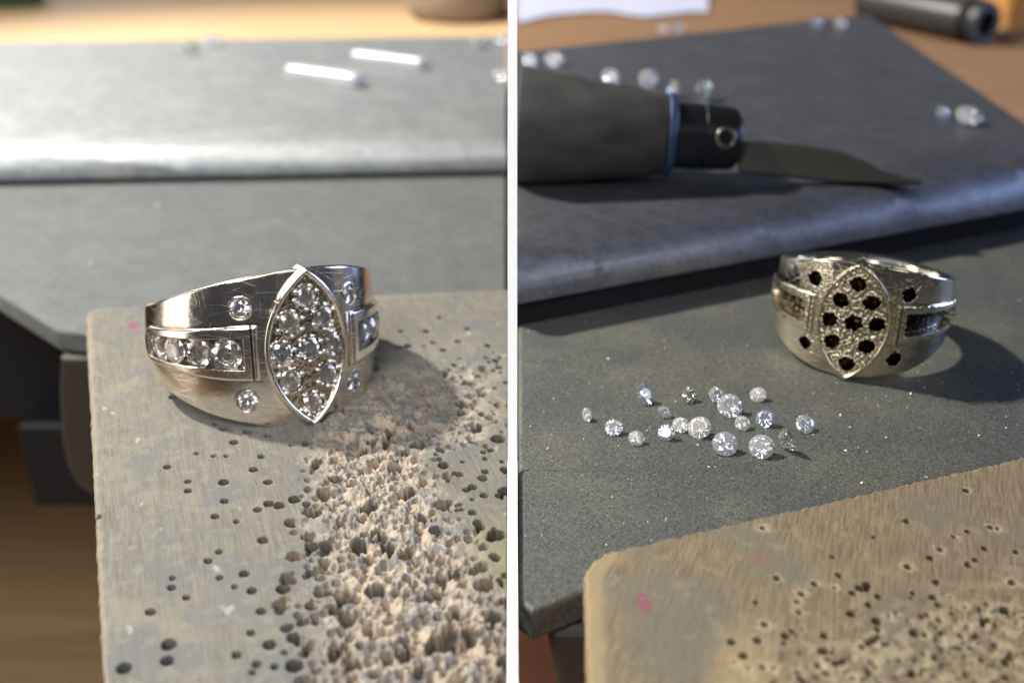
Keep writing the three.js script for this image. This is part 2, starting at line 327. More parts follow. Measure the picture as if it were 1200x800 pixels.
  const col = (x, z, hh, dE) => {
    const I = last, g = N(I.gx * 7, z * 0.3, 21) * 0.55 + N(I.gx * 17, z * 0.7, 23) * 0.45 + N(I.gx * 2.6, z * 0.16, 25) * 0.6, f = fbm(x * 0.22, z * 0.22, 31), f2 = fbm(x * 0.9, z * 0.9, 37);
    let c = mixc([0.165, 0.155, 0.128], [0.230, 0.218, 0.185], clamp(0.5 + g * 1.25));
    c = mixc(c, [0.105, 0.092, 0.07], ss(0.22, 0.42, N(I.gx * 11, z * 0.45, 27)) * 0.5);
    c = mixc(c, [0.27, 0.245, 0.185], ss(0.05, 0.3, fbm(x * 0.16 + 9, z * 0.13, 33)) * 0.6);
    c = mixc(c, [0.155, 0.163, 0.165], ss(0.02, 0.3, f + 0.14 * ss(560, 760, I.v)) * 0.75);          // grey polish smears
    c = mixc(c, [0.25, 0.238, 0.205], ss(0.1, 0.25, f2) * 0.6);
    c = mixc(c, [0.42, 0.40, 0.36], ss(0.33, 0.42, fbm(x * 0.55, z * 0.4, 41)) * 0.8);         // pale scuffs
    c = mixc(c, [0.46, 0.38, 0.29], I.e * ss(0.02, 0.25, I.chew) * 0.85);                         // fresh wood
    c = mixc(c, [0.40, 0.29, 0.19], I.e * ss(0.5, 1.1, I.chew) * 0.8);
    c = mixc(c, [0.46, 0.40, 0.32], I.e * ss(-0.05, 0.2, N(x * 1.4, z * 1.4, 43)) * ss(0.6, 0.1, I.chew) * 0.6);
    c = mixc(c, [0.13, 0.14, 0.155], I.e * ss(0.08, 0.25, N(x * 0.7, z * 0.7, 47)) * 0.7);           // metal dust
    c = mixc(c, [0.17, 0.11, 0.065], ss(1.2, 2.2, I.chew) * 0.7);
    c = mixc(c, [0.28, 0.27, 0.14], ss(60, 20, Math.hypot(I.u - 590, (I.v - 645))) * 0.5);
    if (I.hd > 0.03 && I.op) { c = mixc(c, [0.40, 0.30, 0.20], ss(0.05, 0.35, I.hd) * 0.7); c = mixc(c, [0.13, 0.085, 0.055], ss(0.3, 0.9, I.hd) * 0.85); }  // burnt brown pits, darkened deep down as painted shade
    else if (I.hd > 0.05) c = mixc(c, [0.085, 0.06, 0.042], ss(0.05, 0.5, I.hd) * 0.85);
    const pk = Math.hypot((I.u - 156) / 11, (I.v - 382) / 7) + 0.5 * N(x * 3, z * 3, 51);
    c = mixc(c, [0.27, 0.075, 0.13], ss(0.95, 0.4, pk) * 0.8);
    c = mixc(c, [0.36, 0.30, 0.21], ss(1.1, 0.2, dE + 0.5 * N(x * 1.3, z * 0.6, 53)) * 0.55);
    const k = mix(0.62, 0.80, I.e); return [c[0] * k, c[1] * k, c[2] * k];
  };
  const y0 = 0, bl = onY(99, 361, y0), br = onY(594.2, 337.5, y0), fr = onY(594.2, 845, y0), fl = onY(122, 845, y0);
  br.x = -0.45 * mm; fr.x = -0.4 * mm;
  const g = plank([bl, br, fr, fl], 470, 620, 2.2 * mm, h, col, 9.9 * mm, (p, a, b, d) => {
    const x = p.x / mm, z = p.z / mm, k = ss(1.5, 0, d / mm);
    return [0.16 * mm * N(x, z * 1.3, 3) * k, 0.16 * mm * N(x * 1.5, z, 6) * k, 0.7 * mm, 0.55 * mm];
  });
  const t = thing('bench_pin', 'pale weathered wooden bench pin riddled with drill pits under the stone-set ring', 'bench pin');
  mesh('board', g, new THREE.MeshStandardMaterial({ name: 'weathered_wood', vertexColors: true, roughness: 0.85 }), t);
  return t;
})();
// --- right pin
const Y_PIN_R = 2.5 * mm;
const pinR = (() => {
  const single = [[1133, 575, 3.5], [1162, 618, 3.5], [1135, 623, 3], [1155, 643, 3.5], [1192, 647, 3.5], [1091, 654, 4], [1065, 664, 4], [1144, 656, 3], [1135, 660, 3], [1098, 682, 4], [1094, 700, 4], [1008, 689, 5], [1017, 685, 5], [1016, 690, 4], [1000, 695, 4], [955, 684, 4], [983, 673, 3], [1030, 699, 4], [940, 696, 4], [998, 719, 5], [1028, 727, 5], [1072, 741, 6], [1178, 714, 5], [1182, 715, 4], [921, 745, 5], [967, 745, 5], [965, 762, 6], [1011, 758, 4], [1030, 746, 4], [858, 752, 5], [872, 768, 5], [888, 750, 5], [886, 706, 3], [1157, 725, 5], [1185, 770, 5], [1180, 776, 5], [969, 788, 5], [940, 795, 5], [1070, 788, 5], [1102, 758, 4], [1104, 758, 4], [1145, 745, 4], [935, 705, 3]];
  const holes = single.map(([u, v, r]) => pxHole(u, v, r * 1.05, Y_PIN_R, 1.4));
  const zone = (u, v) => ss(0, 90, v - (735 - (u - 850) * 0.28)) * ss(820, 900, u);
  for (let k = 0; k < 520; k++) { const u = rr(840, 1230), v = rr(610, 840); if (rnd() < 0.06 + 0.6 * zone(u, v)) holes.push(pxHole(u, v, rr(1.8, 4.8), Y_PIN_R, rr(0.3, 1.1))); }
  const at = binned(holes); let last;
  const h = (x, z) => {
    const [u, v] = toPx(V(x * mm, Y_PIN_R, z * mm)); let hd = 0, halo = 0;
    const e = zone(u + 30 * N(x * 0.4, z * 0.4), v + 24 * N(x * 0.4, z * 0.4, 5));
    for (const [hx, hz, r, dep, ph] of at(x, z)) {
      const d = Math.hypot(x - hx, z - hz) - r * 0.2 * N(x * 3, z * 3, ph); hd = Math.max(hd, dep * ss(r + 0.05, r - 0.12, d));
      halo = Math.max(halo, ss(r + 0.2 + 0.5 * Math.abs(Math.cos(ph * 3)), r + 0.02, d + 0.45 * N(x * 2.2, z * 2.2, ph)) * Math.max(0, Math.sin(ph)));
    }
    const along = x * 0.86 + z * 0.5, across = -x * 0.5 + z * 0.86;   // grain runs down to the right
    const chew = e * Math.max(0, 0.22 * ss(0.05, 0.4, N(x * 0.9, z * 0.9, 7)) + 0.09 * N(x * 3.3, z * 3.3, 9));
    last = { u, v, e, hd, halo, chew, along, across, gx: x * 0.9 + z * 0.32, gz: z };
    return 0.05 * fbm(x * 0.3, z * 0.2, 1) + 0.022 * N(last.gx * 6, z * 0.6, 2) + 0.015 * N(last.gx * 14, z * 1.1, 4) - chew - hd;
  };
  const col = (x, z, hh, dE) => {
    const I = last, g = 0.55 * N(I.gx * 5, z * 0.35, 61) + 0.4 * N(I.gx * 14, z * 0.9, 63) + 0.25 * N(I.gx * 30, z * 2, 65), f = fbm(x * 0.13, z * 0.13, 67), f2 = fbm(x * 0.6, z * 0.6, 69);
    let c = mixc([0.088, 0.064, 0.036], [0.160, 0.122, 0.072], clamp(0.5 + g * 1.5));
    c = mixc(c, [0.098, 0.092, 0.064], ss(0.0, 0.28, f) * 0.7);
    c = mixc(c, [0.082, 0.085, 0.062], ss(95, 30, Math.hypot((I.u - 800) / 1.1, I.v - 745)) * 0.7);
    c = mixc(c, [0.245, 0.175, 0.085], ss(60, 10, Math.hypot(I.u - 872, (I.v - 790) * 0.7)) * 0.6);
    c = mixc(c, [0.21, 0.175, 0.115], ss(0.12, 0.3, f2) * (0.25 + 0.6 * I.e));
    c = mixc(c, [0.26, 0.215, 0.14], I.halo * 0.75);
    c = mixc(c, [0.25, 0.20, 0.125], I.e * ss(0.1, 0.2, N(x * 0.95, z * 0.95, 71) + 0.3 * N(x * 4, z * 4, 72)) * 0.75);
    c = mixc(c, [0.22, 0.165, 0.085], ss(2.2, 1.0, dE + 0.4 * N(x * 1.1, z * 0.5, 53)) * ss(735, 715, I.u) * 0.8);
    const pk = Math.hypot((I.u - 756) / 14, (I.v - 706) / 17) + 0.7 * N(x * 2.2, z * 2.2, 51);
    c = mixc(c, [0.16, 0.035, 0.065], ss(0.9, 0.3, pk) * 0.85);
    const pk2 = Math.hypot((I.u - 890) / 18, (I.v - 655) / 8) + 0.9 * N(x * 2.2, z * 2.2, 57);
    c = mixc(c, [0.17, 0.06, 0.05], ss(0.9, 0.3, pk2) * 0.6);
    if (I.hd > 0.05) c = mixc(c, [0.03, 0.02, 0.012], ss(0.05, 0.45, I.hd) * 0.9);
    return c;
  };
  const y0 = Y_PIN_R, bl = onY(684, 653, y0), br = onY(1270, 518, y0), fr = onY(1290, 850, y0), fl = onY(691, 850, y0);
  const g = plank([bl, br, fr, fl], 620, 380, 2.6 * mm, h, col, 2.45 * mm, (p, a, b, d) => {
    const x = p.x / mm, z = p.z / mm, k = ss(1.2, 0, d / mm);
    return [0.12 * mm * N(x, z * 1.3, 3) * k, (0.26 * N(x * 1.2, z, 6) + 0.2 * N(x * 5, z, 8)) * mm * k, 0.45 * mm, 0.35 * mm];
  });
  const t = thing('bench_pin', 'brown wooden bench pin with cream drill marks at the lower right', 'bench pin');
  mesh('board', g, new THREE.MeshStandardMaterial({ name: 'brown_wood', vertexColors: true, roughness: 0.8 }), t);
  return t;
})();

// ------------------------------------------------------------------ gems
function brilliant(crown = 0.30, pav = 0.84, ovalX = 1) {
  const p = [];
  for (let k = 0; k < 8; k++) {
    const a = k * Math.PI / 4, b = a + Math.PI / 8;
    p.push(V(0.56 * Math.cos(a), crown, 0.56 * Math.sin(a)), V(0.81 * Math.cos(b), crown * 0.58, 0.81 * Math.sin(b)), V(0.42 * Math.cos(b), -pav * 0.60, 0.42 * Math.sin(b)));
  }
  for (let k = 0; k < 16; k++) { const a = k * Math.PI / 8; p.push(V(Math.cos(a), 0.025, Math.sin(a)), V(Math.cos(a), -0.025, Math.sin(a))); }
  p.push(V(0, -pav, 0));
  const g = new ConvexGeometry(p); g.scale(ovalX, 1, 1);
  return g;
}
const gemGeo = brilliant(), gemSorts = [gemGeo, brilliant(0.36, 0.78), brilliant(0.25, 0.93)], gemOval = brilliant(0.26, 0.7, 0.68), gemPear = (() => { const g = brilliant(0.24, 0.62, 1); const p = g.attributes.position; for (let i = 0; i < p.count; i++) { const x = p.getX(i), z = p.getZ(i); if (x > 0) { p.setX(i, x * 1.55); p.setZ(i, z * (1 - 0.62 * Math.min(1, x))); } else p.setZ(i, z * 0.9); } g.computeVertexNormals(); return g; })();
const gemMats = [[0.92, 0.93, 0.96, 0.80], [0.93, 0.93, 0.89, 0.74], [0.80, 0.88, 1.0, 0.88], [0.78, 0.80, 0.70, 0.90]].map(([r, g, b, tr], i) => new THREE.MeshPhysicalMaterial({ name: 'diamond', color: new THREE.Color(r * 0.95, g * 0.95, b * 0.95), transmission: tr, thickness: 0.001, ior: 2.3, roughness: 0.0, flatShading: true }));
const setGemMat = [[0.97, 0.97, 1.0, 0.94], [0.97, 0.92, 0.87, 0.9], [0.9, 0.94, 1.0, 0.95]].map(([r, g, b, tr]) => new THREE.MeshPhysicalMaterial({ name: 'set_diamond', color: new THREE.Color(r * 0.8, g * 0.8, b * 0.8), transmission: tr, thickness: 0.001, ior: 2.2, roughness: 0.0, flatShading: true }));

// ------------------------------------------------------------------ rings
const scratch = (() => {
  const W = 1024, a = new Float32Array(W * W).fill(0);
  for (let k = 0; k < 900; k++) { let x = rnd() * W, y = rnd() * W, an = rr(-0.5, 0.5) + (rnd() < 0.3 ? 1.5 : 0), l = rr(20, 160), s = rr(0.1, 0.6); for (let t = 0; t < l; t++) { an += rr(-0.03, 0.03); x += Math.cos(an); y += Math.sin(an); a[(((y | 0) % W + W) % W) * W + (((x | 0) % W + W) % W)] = s; } }
  return a;
})();
const scratchRough = (lo, hi, seed) => { const t = tex(1024, 1024, (u, v, x, y) => { const f = clamp(lo + (hi - lo) * (0.5 + fbm(u * 9, v * 9, seed, 4)) + 0.25 * scratch[y * 1024 + x]); return [f, f, f]; }, false); t.repeat.set(1 / 0.022, 1 / 0.022); return t; };
const scratchBump = (() => { const t = tex(1024, 1024, (u, v, x, y) => { const f = 0.6 - 0.5 * scratch[y * 1024 + x] + 0.25 * fbm(u * 24, v * 24, 3, 3); return [f, f, f]; }, false); t.repeat.set(1 / 0.022, 1 / 0.022); return t; })();
const metalL = new THREE.MeshStandardMaterial({ name: 'polished_white_gold', color: new THREE.Color(0.84, 0.78, 0.69), vertexColors: true, metalness: 1, roughness: 1, roughnessMap: scratchRough(0.10, 0.26, 5), bumpMap: scratchBump, bumpScale: 0.000022 });
const metalR = new THREE.MeshStandardMaterial({ name: 'worn_white_gold', color: new THREE.Color(0.76, 0.70, 0.53), vertexColors: true, metalness: 1, roughness: 1, roughnessMap: scratchRough(0.03, 0.15, 7), bumpMap: scratchBump, bumpScale: 0.00003 });

const PAVE = [[0, 5.0, 0.93], [-1.6, 2.65, 0.98], [1.62, 2.85, 0.98], [-2.5, -0.2, 0.96], [0.05, 0.0, 1.0], [2.5, 0.1, 0.96], [-1.85, -2.95, 0.98], [1.75, -2.85, 0.98], [0, -5.5, 0.93]];
const FLUSH = [[-5.9, 4.35, 0.92], [-5.9, -4.75, 0.92], [5.3, 4.35, 0.92], [5.3, -4.55, 0.92]];
const FLUSH_R = [[-5.7, 4.6, 0.92], [-5.9, -4.4, 0.85], [6.3, 4.0, 0.92], [5.7, -4.7, 0.92]];
const CHAN = [7.35, 10.2, 13.1, 15.6];
function makeRing(name, label, set, sc) {
  const R0 = 11.45, RI = 10.1, metal = set ? metalL : metalR, k = sc * mm;
  const ring = thing(name, label, 'ring');
  const wBack = set ? 4.2 : 5.5, FL = set ? FLUSH : FLUSH_R, PV = set ? PAVE.map(([x, y, r]) => [x, y, r * 1.13]) : PAVE.map(([x, y, r]) => [x * 1.12, y * 1.03, r * 0.98]);
  const width = (phi) => wBack + (15.5 - wBack) * Math.pow((1 + Math.cos(phi)) / 2, set ? 1.75 : 2.0);
  const at = (a, s, n) => { const phi = a / R0, r = R0 + n; return V(r * Math.sin(phi) * k, s * k, r * Math.cos(phi) * k); };
  const wear = set ? 0 : 1;
  const dark = set ? [0.5, 0.45, 0.4] : [0.03, 0.025, 0.02], clean = [1, 1, 1];  // dark: shade of the stone seats painted into the colour
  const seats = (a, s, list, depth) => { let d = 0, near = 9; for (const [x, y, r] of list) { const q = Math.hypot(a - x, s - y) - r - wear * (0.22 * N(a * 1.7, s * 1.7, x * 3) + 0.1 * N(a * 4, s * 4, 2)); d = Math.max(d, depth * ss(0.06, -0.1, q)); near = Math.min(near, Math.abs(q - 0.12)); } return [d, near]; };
  const dome = (a, s) => { const w = width(a / R0); return 0.22 * (1 - (2 * s / w) ** 2) + 0.25 * ss(14, 2, Math.abs(a)); };
  const hw = set ? 3.95 : 4.4, hh = set ? 7.75 : 7.9, RA = (hh * hh + hw * hw) / (2 * hw), wid = (s) => Math.sqrt(Math.max(0, RA * RA - s * s)) - (RA - hw);
  // band
  const nF = 620, nB = 120, phis = [];
  for (let i = 0; i < nF; i++) phis.push(-1.95 + 3.9 * i / nF);
  for (let i = 0; i < nB; i++) phis.push(1.95 + (2 * Math.PI - 3.9) * i / nB);
  const MO = 170, ME = 8, MI = 6, nr = MO + 2 * ME + MI;
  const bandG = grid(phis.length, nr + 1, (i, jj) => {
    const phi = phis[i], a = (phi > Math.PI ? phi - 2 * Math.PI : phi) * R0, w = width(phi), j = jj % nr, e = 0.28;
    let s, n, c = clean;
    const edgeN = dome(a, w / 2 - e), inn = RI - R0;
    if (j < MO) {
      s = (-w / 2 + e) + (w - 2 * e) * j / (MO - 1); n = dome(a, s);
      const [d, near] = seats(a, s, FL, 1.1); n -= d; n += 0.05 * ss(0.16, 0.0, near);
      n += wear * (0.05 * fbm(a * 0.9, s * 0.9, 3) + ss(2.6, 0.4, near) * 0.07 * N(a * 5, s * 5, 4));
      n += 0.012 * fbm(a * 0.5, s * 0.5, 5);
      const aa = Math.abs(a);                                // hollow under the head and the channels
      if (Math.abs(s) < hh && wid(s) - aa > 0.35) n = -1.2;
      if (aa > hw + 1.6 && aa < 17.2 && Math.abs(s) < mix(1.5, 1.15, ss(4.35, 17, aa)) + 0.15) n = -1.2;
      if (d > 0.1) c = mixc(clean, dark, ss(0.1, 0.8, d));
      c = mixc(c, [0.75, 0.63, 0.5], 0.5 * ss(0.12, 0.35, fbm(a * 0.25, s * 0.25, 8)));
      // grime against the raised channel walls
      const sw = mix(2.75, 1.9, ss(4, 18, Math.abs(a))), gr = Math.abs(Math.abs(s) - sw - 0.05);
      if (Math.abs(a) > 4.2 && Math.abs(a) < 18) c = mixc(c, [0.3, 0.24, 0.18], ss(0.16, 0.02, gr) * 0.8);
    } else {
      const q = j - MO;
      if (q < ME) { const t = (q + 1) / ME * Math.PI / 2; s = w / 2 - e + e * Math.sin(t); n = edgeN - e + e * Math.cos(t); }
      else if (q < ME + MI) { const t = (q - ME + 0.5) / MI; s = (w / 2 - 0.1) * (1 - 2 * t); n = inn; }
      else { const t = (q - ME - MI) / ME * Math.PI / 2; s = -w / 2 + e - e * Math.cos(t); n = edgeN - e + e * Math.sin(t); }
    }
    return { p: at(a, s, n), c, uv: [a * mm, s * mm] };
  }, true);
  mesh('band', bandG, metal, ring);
  // marquise head: raised rim and recessed pave plate
  const headBase = (a) => 0.62 + 0.25 * (1 - (a / hw) ** 2) * 0.6;
  const nA = 150, nS = 300;
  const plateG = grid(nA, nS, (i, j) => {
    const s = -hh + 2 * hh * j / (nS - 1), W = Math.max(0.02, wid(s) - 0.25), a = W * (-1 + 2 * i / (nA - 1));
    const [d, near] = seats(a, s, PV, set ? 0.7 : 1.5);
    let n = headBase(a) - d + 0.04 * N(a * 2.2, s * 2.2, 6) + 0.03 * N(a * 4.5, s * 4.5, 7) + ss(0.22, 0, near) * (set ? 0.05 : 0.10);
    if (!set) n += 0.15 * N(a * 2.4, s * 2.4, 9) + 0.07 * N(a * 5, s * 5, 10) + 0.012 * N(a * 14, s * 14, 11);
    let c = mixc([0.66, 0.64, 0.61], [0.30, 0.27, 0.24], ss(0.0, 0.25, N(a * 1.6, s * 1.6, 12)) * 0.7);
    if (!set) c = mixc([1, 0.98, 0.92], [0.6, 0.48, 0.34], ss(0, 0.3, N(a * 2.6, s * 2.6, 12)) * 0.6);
    if (d > 0.1) c = mixc(c, set ? [0.32, 0.3, 0.29] : [0.03, 0.022, 0.016], ss(0.1, 0.5, d));  // hole shade painted on the pave seats
    if (!set && d > 1.2 && N(a * 1.1, s * 1.1, 14) > 0.12) c = [0.26, 0.13, 0.06];  // orange-brown glint painted on some hole floors
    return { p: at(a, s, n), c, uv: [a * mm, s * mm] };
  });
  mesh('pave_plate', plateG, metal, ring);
  // rim: swept round profile along the marquise outline with a wall to the band
  const outline = []; const nO = 120;
  for (let i = 0; i < nO; i++) { const s = hh * Math.cos(Math.PI * i / nO); outline.push([wid(s), s, 1]); }
  for (let i = 0; i < nO; i++) { const s = -hh * Math.cos(Math.PI * i / nO); outline.push([-wid(s), s, -1]); }
  const prof = [[-0.5, 0.45]]; for (let q = 0; q <= 12; q++) { const t = Math.PI * (1 - q / 12); prof.push([0.26 * Math.cos(t) - 0.2, 0.82 + 0.26 * Math.sin(t)]); } prof.push([0.16, 0.4], [0.2, -0.1], [0.22, -0.9]);
  const rimG = grid(outline.length, prof.length, (i, j) => {
    const A = outline[(i - 1 + outline.length) % outline.length], B = outline[(i + 1) % outline.length], o = outline[i];
    let tx = B[0] - A[0], ty = B[1] - A[1]; const l = Math.hypot(tx, ty) || 1; let nx = -ty / l, ny = tx / l; if (nx * o[0] + ny * o[1] < 0) { nx = -nx; ny = -ny; }
    let a = o[0] + nx * prof[j][0], s = o[1] + ny * prof[j][0]; if (o[0] * a < 0) a = 0;
    const n = prof[j][1] + 0.15 * (1 - (a / hw) ** 2) * 0.6 + (set ? 0.012 : 0.06) * N(a * 3, s * 3, 20) + (set ? 0 : 0.03 * N(a * 8, s * 8, 21));
    return { p: at(a, s, n), c: clean, uv: [a * mm, s * mm] };
  }, true);
  mesh('marquise_bezel', rimG, metal, ring);
  // channel settings left and right of the head
  for (const side of [-1, 1]) {
    const a0 = hw + 0.5, a1 = 18.2, nL = 300, nW = 150;
    const half = (a) => mix(2.75, 1.85, ss(a0, a1, a)) - 1.2 * ss(16.8, 18.4, a), ch = (a) => mix(1.5, 1.15, ss(a0, 17, a));
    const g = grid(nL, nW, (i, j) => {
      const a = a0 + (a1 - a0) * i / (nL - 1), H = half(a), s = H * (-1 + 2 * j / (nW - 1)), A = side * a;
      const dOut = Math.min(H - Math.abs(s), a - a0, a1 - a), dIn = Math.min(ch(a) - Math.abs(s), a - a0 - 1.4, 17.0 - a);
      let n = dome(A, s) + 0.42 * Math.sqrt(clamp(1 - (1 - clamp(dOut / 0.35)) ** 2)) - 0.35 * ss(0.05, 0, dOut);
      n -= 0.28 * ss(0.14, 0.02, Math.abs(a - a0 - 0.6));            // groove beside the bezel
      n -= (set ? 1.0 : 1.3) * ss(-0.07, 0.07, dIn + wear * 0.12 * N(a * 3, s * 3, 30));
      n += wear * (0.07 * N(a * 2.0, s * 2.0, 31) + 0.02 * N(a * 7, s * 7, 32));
      let c = mixc(clean, set ? [0.8, 0.75, 0.7] : [0.03, 0.026, 0.026], ss(0, 0.15, dIn));  // empty channels: trench shade painted near-black
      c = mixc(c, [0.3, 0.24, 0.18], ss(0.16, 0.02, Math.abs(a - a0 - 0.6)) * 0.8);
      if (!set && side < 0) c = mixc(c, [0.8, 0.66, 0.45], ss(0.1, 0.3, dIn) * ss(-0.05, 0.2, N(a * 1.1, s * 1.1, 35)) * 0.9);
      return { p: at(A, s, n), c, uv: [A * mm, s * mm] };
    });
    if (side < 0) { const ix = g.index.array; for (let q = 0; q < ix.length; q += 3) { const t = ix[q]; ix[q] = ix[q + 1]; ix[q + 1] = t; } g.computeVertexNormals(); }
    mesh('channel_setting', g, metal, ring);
  }
  if (set) {
    const put = (a, s, n, r, tilt = 0) => {
      const m = new THREE.Mesh(gemGeo, setGemMat[Math.floor(rnd() * 3)]); m.name = 'diamond'; m.castShadow = true;
      const phi = a / R0; m.position.copy(at(a, s, n));
      const out = V(Math.sin(phi), 0, Math.cos(phi)).applyAxisAngle(V(0, 1, 0), rr(-0.08, 0.08)).add(V(0, rr(-0.08, 0.08), 0)).normalize();
      m.quaternion.setFromUnitVectors(V(0, 1, 0), out); m.rotateY(rnd() * 3); m.scale.setScalar(r * k); ring.add(m);
    };
    for (const [a, s, r] of PV) put(a, s, headBase(a) - 0.14, r);
    for (const [a, s, r] of FLUSH) put(a, s, dome(a, s) - 0.16, r);
    for (const sd of [-1, 1]) CHAN.forEach((a, i) => put(sd * a, 0, dome(a, 0) + 0.06, 1.5 - 0.1 * i));
  }
  // small prong beads between the stones
  const beads = [], bg = new THREE.IcosahedronGeometry(1, 2);
  for (const [x, y, r] of PV) for (let q = 0; q < 6; q++) {
    const an = q * Math.PI / 3 + rr(0.1, 0.6), a = x + (r + 0.1) * Math.cos(an), s = y + (r + 0.1) * Math.sin(an);
    if (Math.abs(a) > wid(s) - 0.5 || PV.some(([X, Y, Q]) => Math.hypot(a - X, s - Y) < Q - 0.02) || beads.some((b) => Math.hypot(a - b[0], s - b[1]) < 0.36)) continue;
    beads.push([a, s, rr(0.2, 0.3) * (set ? 1 : 0.75)]);
  }
  const bm = beads.map(([a, s, r]) => { const g = bg.clone(), p = at(a, s, headBase(a) + (set ? 0.08 : 0)); g.scale(r * k, r * k, r * k); g.translate(p.x, p.y, p.z); const c = new Float32Array(g.attributes.position.count * 3).fill(1); g.setAttribute('color', new THREE.BufferAttribute(c, 3)); return g; });
  const B = mesh('prong_bead', mergeGeometries(bm), metal, ring); B.userData.kind = 'stuff';
  // rest the ring: tilt so that the front tip and the back of the shank touch
  const yf = -hh, zf = R0 + 0.9, yb = -width(Math.PI) / 2, zb = -R0;
  const th = Math.atan2(yb - yf, zf - zb);
  ring.userData.tilt = undefined; delete ring.userData.tilt;
  return { ring, th, lowAt: (t) => Math.min(yf * Math.cos(t) + zf * Math.sin(t), -(wBack / 2) * Math.cos(t) - R0 * Math.sin(t)) * k };
}
function poseRing(r, u, v, yGround, yawOff, extraTilt = 0, roll = 0) {
  const p = onY(u, v, yGround), yaw = Math.atan2(-p.x, -p.z) + yawOff;
  r.ring.position.set(p.x, yGround - r.lowAt(r.th + extraTilt) + 0.02 * mm, p.z);
  r.ring.rotation.order = 'YXZ'; r.ring.rotation.set(-(r.th + extraTilt), yaw, 0);
  if (roll) r.ring.quaternion.premultiply(new THREE.Quaternion().setFromAxisAngle(V(-p.x, 0, -p.z).normalize(), -roll));
}
const ringL = makeRing('signet_ring', 'polished white gold ring with all its diamonds, standing on the pitted wood at left', true, 1.0);
poseRing(ringL, 312, 430, 0, 19 * D2R, -0.02, 6 * D2R);
const ringR = makeRing('signet_ring', 'worn white gold ring with empty stone holes on the dark steel at right', false, 0.80);
poseRing(ringR, 1003, 398, 0, -3 * D2R, -0.13);

// ------------------------------------------------------------------ loose stones on the right steel
// [u, v, width px, height px, lean (deg), lean azimuth, material, label]
const LOOSE = [
  [688, 486, 18, 45, 130, 0, 'small clear diamond farthest left of the loose stones, lying tipped over'],
  [719.5, 501, 21, 24, 90, 0, 'clear round diamond second from the left among the loose stones'],
  [746, 513.5, 19, 20, 80, 1, 'small round diamond nearest the viewer on the left of the loose stones'],
  [756.5, 462, 27, 40, 70, 2, 'large oval bluish stone at the upper left of the loose stones'],
  [779.5, 483, 19, 34, 60, 0, 'small tilted diamond below the oval bluish stone'],
  [781, 507, 20, 38, 110, 2, 'tilted bluish diamond touching the left side of the small stone beside the large cloudy one'],
  [798, 498, 20, 22, 100, 1, 'small round diamond touching the left side of the large cloudy one'],
  [820, 501, 28, 22, 120, 1, 'large cloudy white diamond in the middle of the loose stones'],
  [808.5, 463, 19, 48, 62, 3, 'small grey-green stone standing alone at the top of the loose stones'],
  [840, 462.5, 19, 40, 62, 0, 'small diamond behind the upper large one, half hidden'],
  [856, 475.5, 30, 22, 90, 0, 'large clear diamond at the top of the loose stones, before a small one'],
  [888.5, 462.5, 19, 26, 115, 1, 'small diamond at the upper right of the loose stones, nearest the empty ring'],
  [870.5, 496, 19, 28, 80, 1, 'smallest diamond between the large clear one and the bluish one'],
  [897, 490.5, 22, 30, 118, 2, 'pale blue diamond on the right of the loose stones'],
  [850, 520, 30, 24, 90, 0, 'large bluish-white diamond at the bottom middle of the loose stones'],
  [893, 523.5, 30, 26, 110, 0, 'large sparkling diamond at the bottom right, beside the stone lying on its side'],
  [922, 517, 27, 102, 140, 3, 'grey diamond lying on its side with its point to the right'],
  [944, 497, 23, 26, 70, 0, 'round diamond farthest right of the loose stones'],
];
LOOSE.forEach(([u, v, px, lean0, az, mi, label], i) => {
  const lean = lean0 > 100 ? lean0 : mix(38, 62, (lean0 - 18) / 40);
  const p = onY(u, v + 3, 0), d = toPx(p)[2], r = px / 2 * d / FPX;
  const m = new THREE.Mesh([0, 3, 4].includes(i) ? gemOval : i === 16 ? gemPear : gemSorts[i % 3], gemMats[mi]); m.castShadow = m.receiveShadow = true;
  m.name = numbered('loose_diamond'); m.scale.setScalar(r);
  // the table faces up and leans towards the viewer
  const dir = V(Math.cos(az * D2R), 0, Math.sin(az * D2R)), up = V(0, Math.cos(lean * D2R), 0).addScaledVector(dir, Math.sin(lean * D2R));
  m.quaternion.setFromUnitVectors(V(0, 1, 0), up.normalize()); m.rotateY(i === 3 ? 0.5 : i === 16 ? 0.6 : rnd() * 3);
  let lo = 9; const q = V(0, 0, 0), pa = m.geometry.attributes.position;
  for (let k = 0; k < pa.count; k++) { q.fromBufferAttribute(pa, k).multiplyScalar(r).applyQuaternion(m.quaternion); lo = Math.min(lo, q.y); }
  // centre of the visible face at the pixel: move so that the girdle centre projects there
  const c = onY(u, v, -lo); m.position.set(c.x, -lo, c.z);
  scene.add(m); tag(m, label, 'diamond', 'loose diamonds on the steel');
});

// ------------------------------------------------------------------ stones on the raised blocks and the benches (out of focus)
function backStone(u, v, y, px, lean, az, mi, label, group) {
  const c0 = onY(u, v, y), r = px * 0.43 * toPx(c0)[2] / FPX, m = new THREE.Mesh(gemGeo, gemMats[mi === 1 ? 0 : mi]); m.name = numbered('clear_stone'); m.scale.setScalar(r);
  const up = V(Math.cos(az * D2R) * Math.sin(lean * D2R), Math.cos(lean * D2R), Math.sin(az * D2R) * Math.sin(lean * D2R));
  m.quaternion.setFromUnitVectors(V(0, 1, 0), up.normalize());
  let lo = 9; const q = V(0, 0, 0), pa = m.geometry.attributes.position;
  for (let k = 0; k < pa.count; k++) { q.fromBufferAttribute(pa, k).multiplyScalar(r).applyQuaternion(m.quaternion); lo = Math.min(lo, q.y); }
  const c = onY(u, v, y - lo); m.position.copy(c); m.castShadow = true; scene.add(m); return tag(m, label, 'gemstone', group);
}
const GR = 'blurred stones behind the steel handpiece', GL = 'blurred stones behind the set ring';
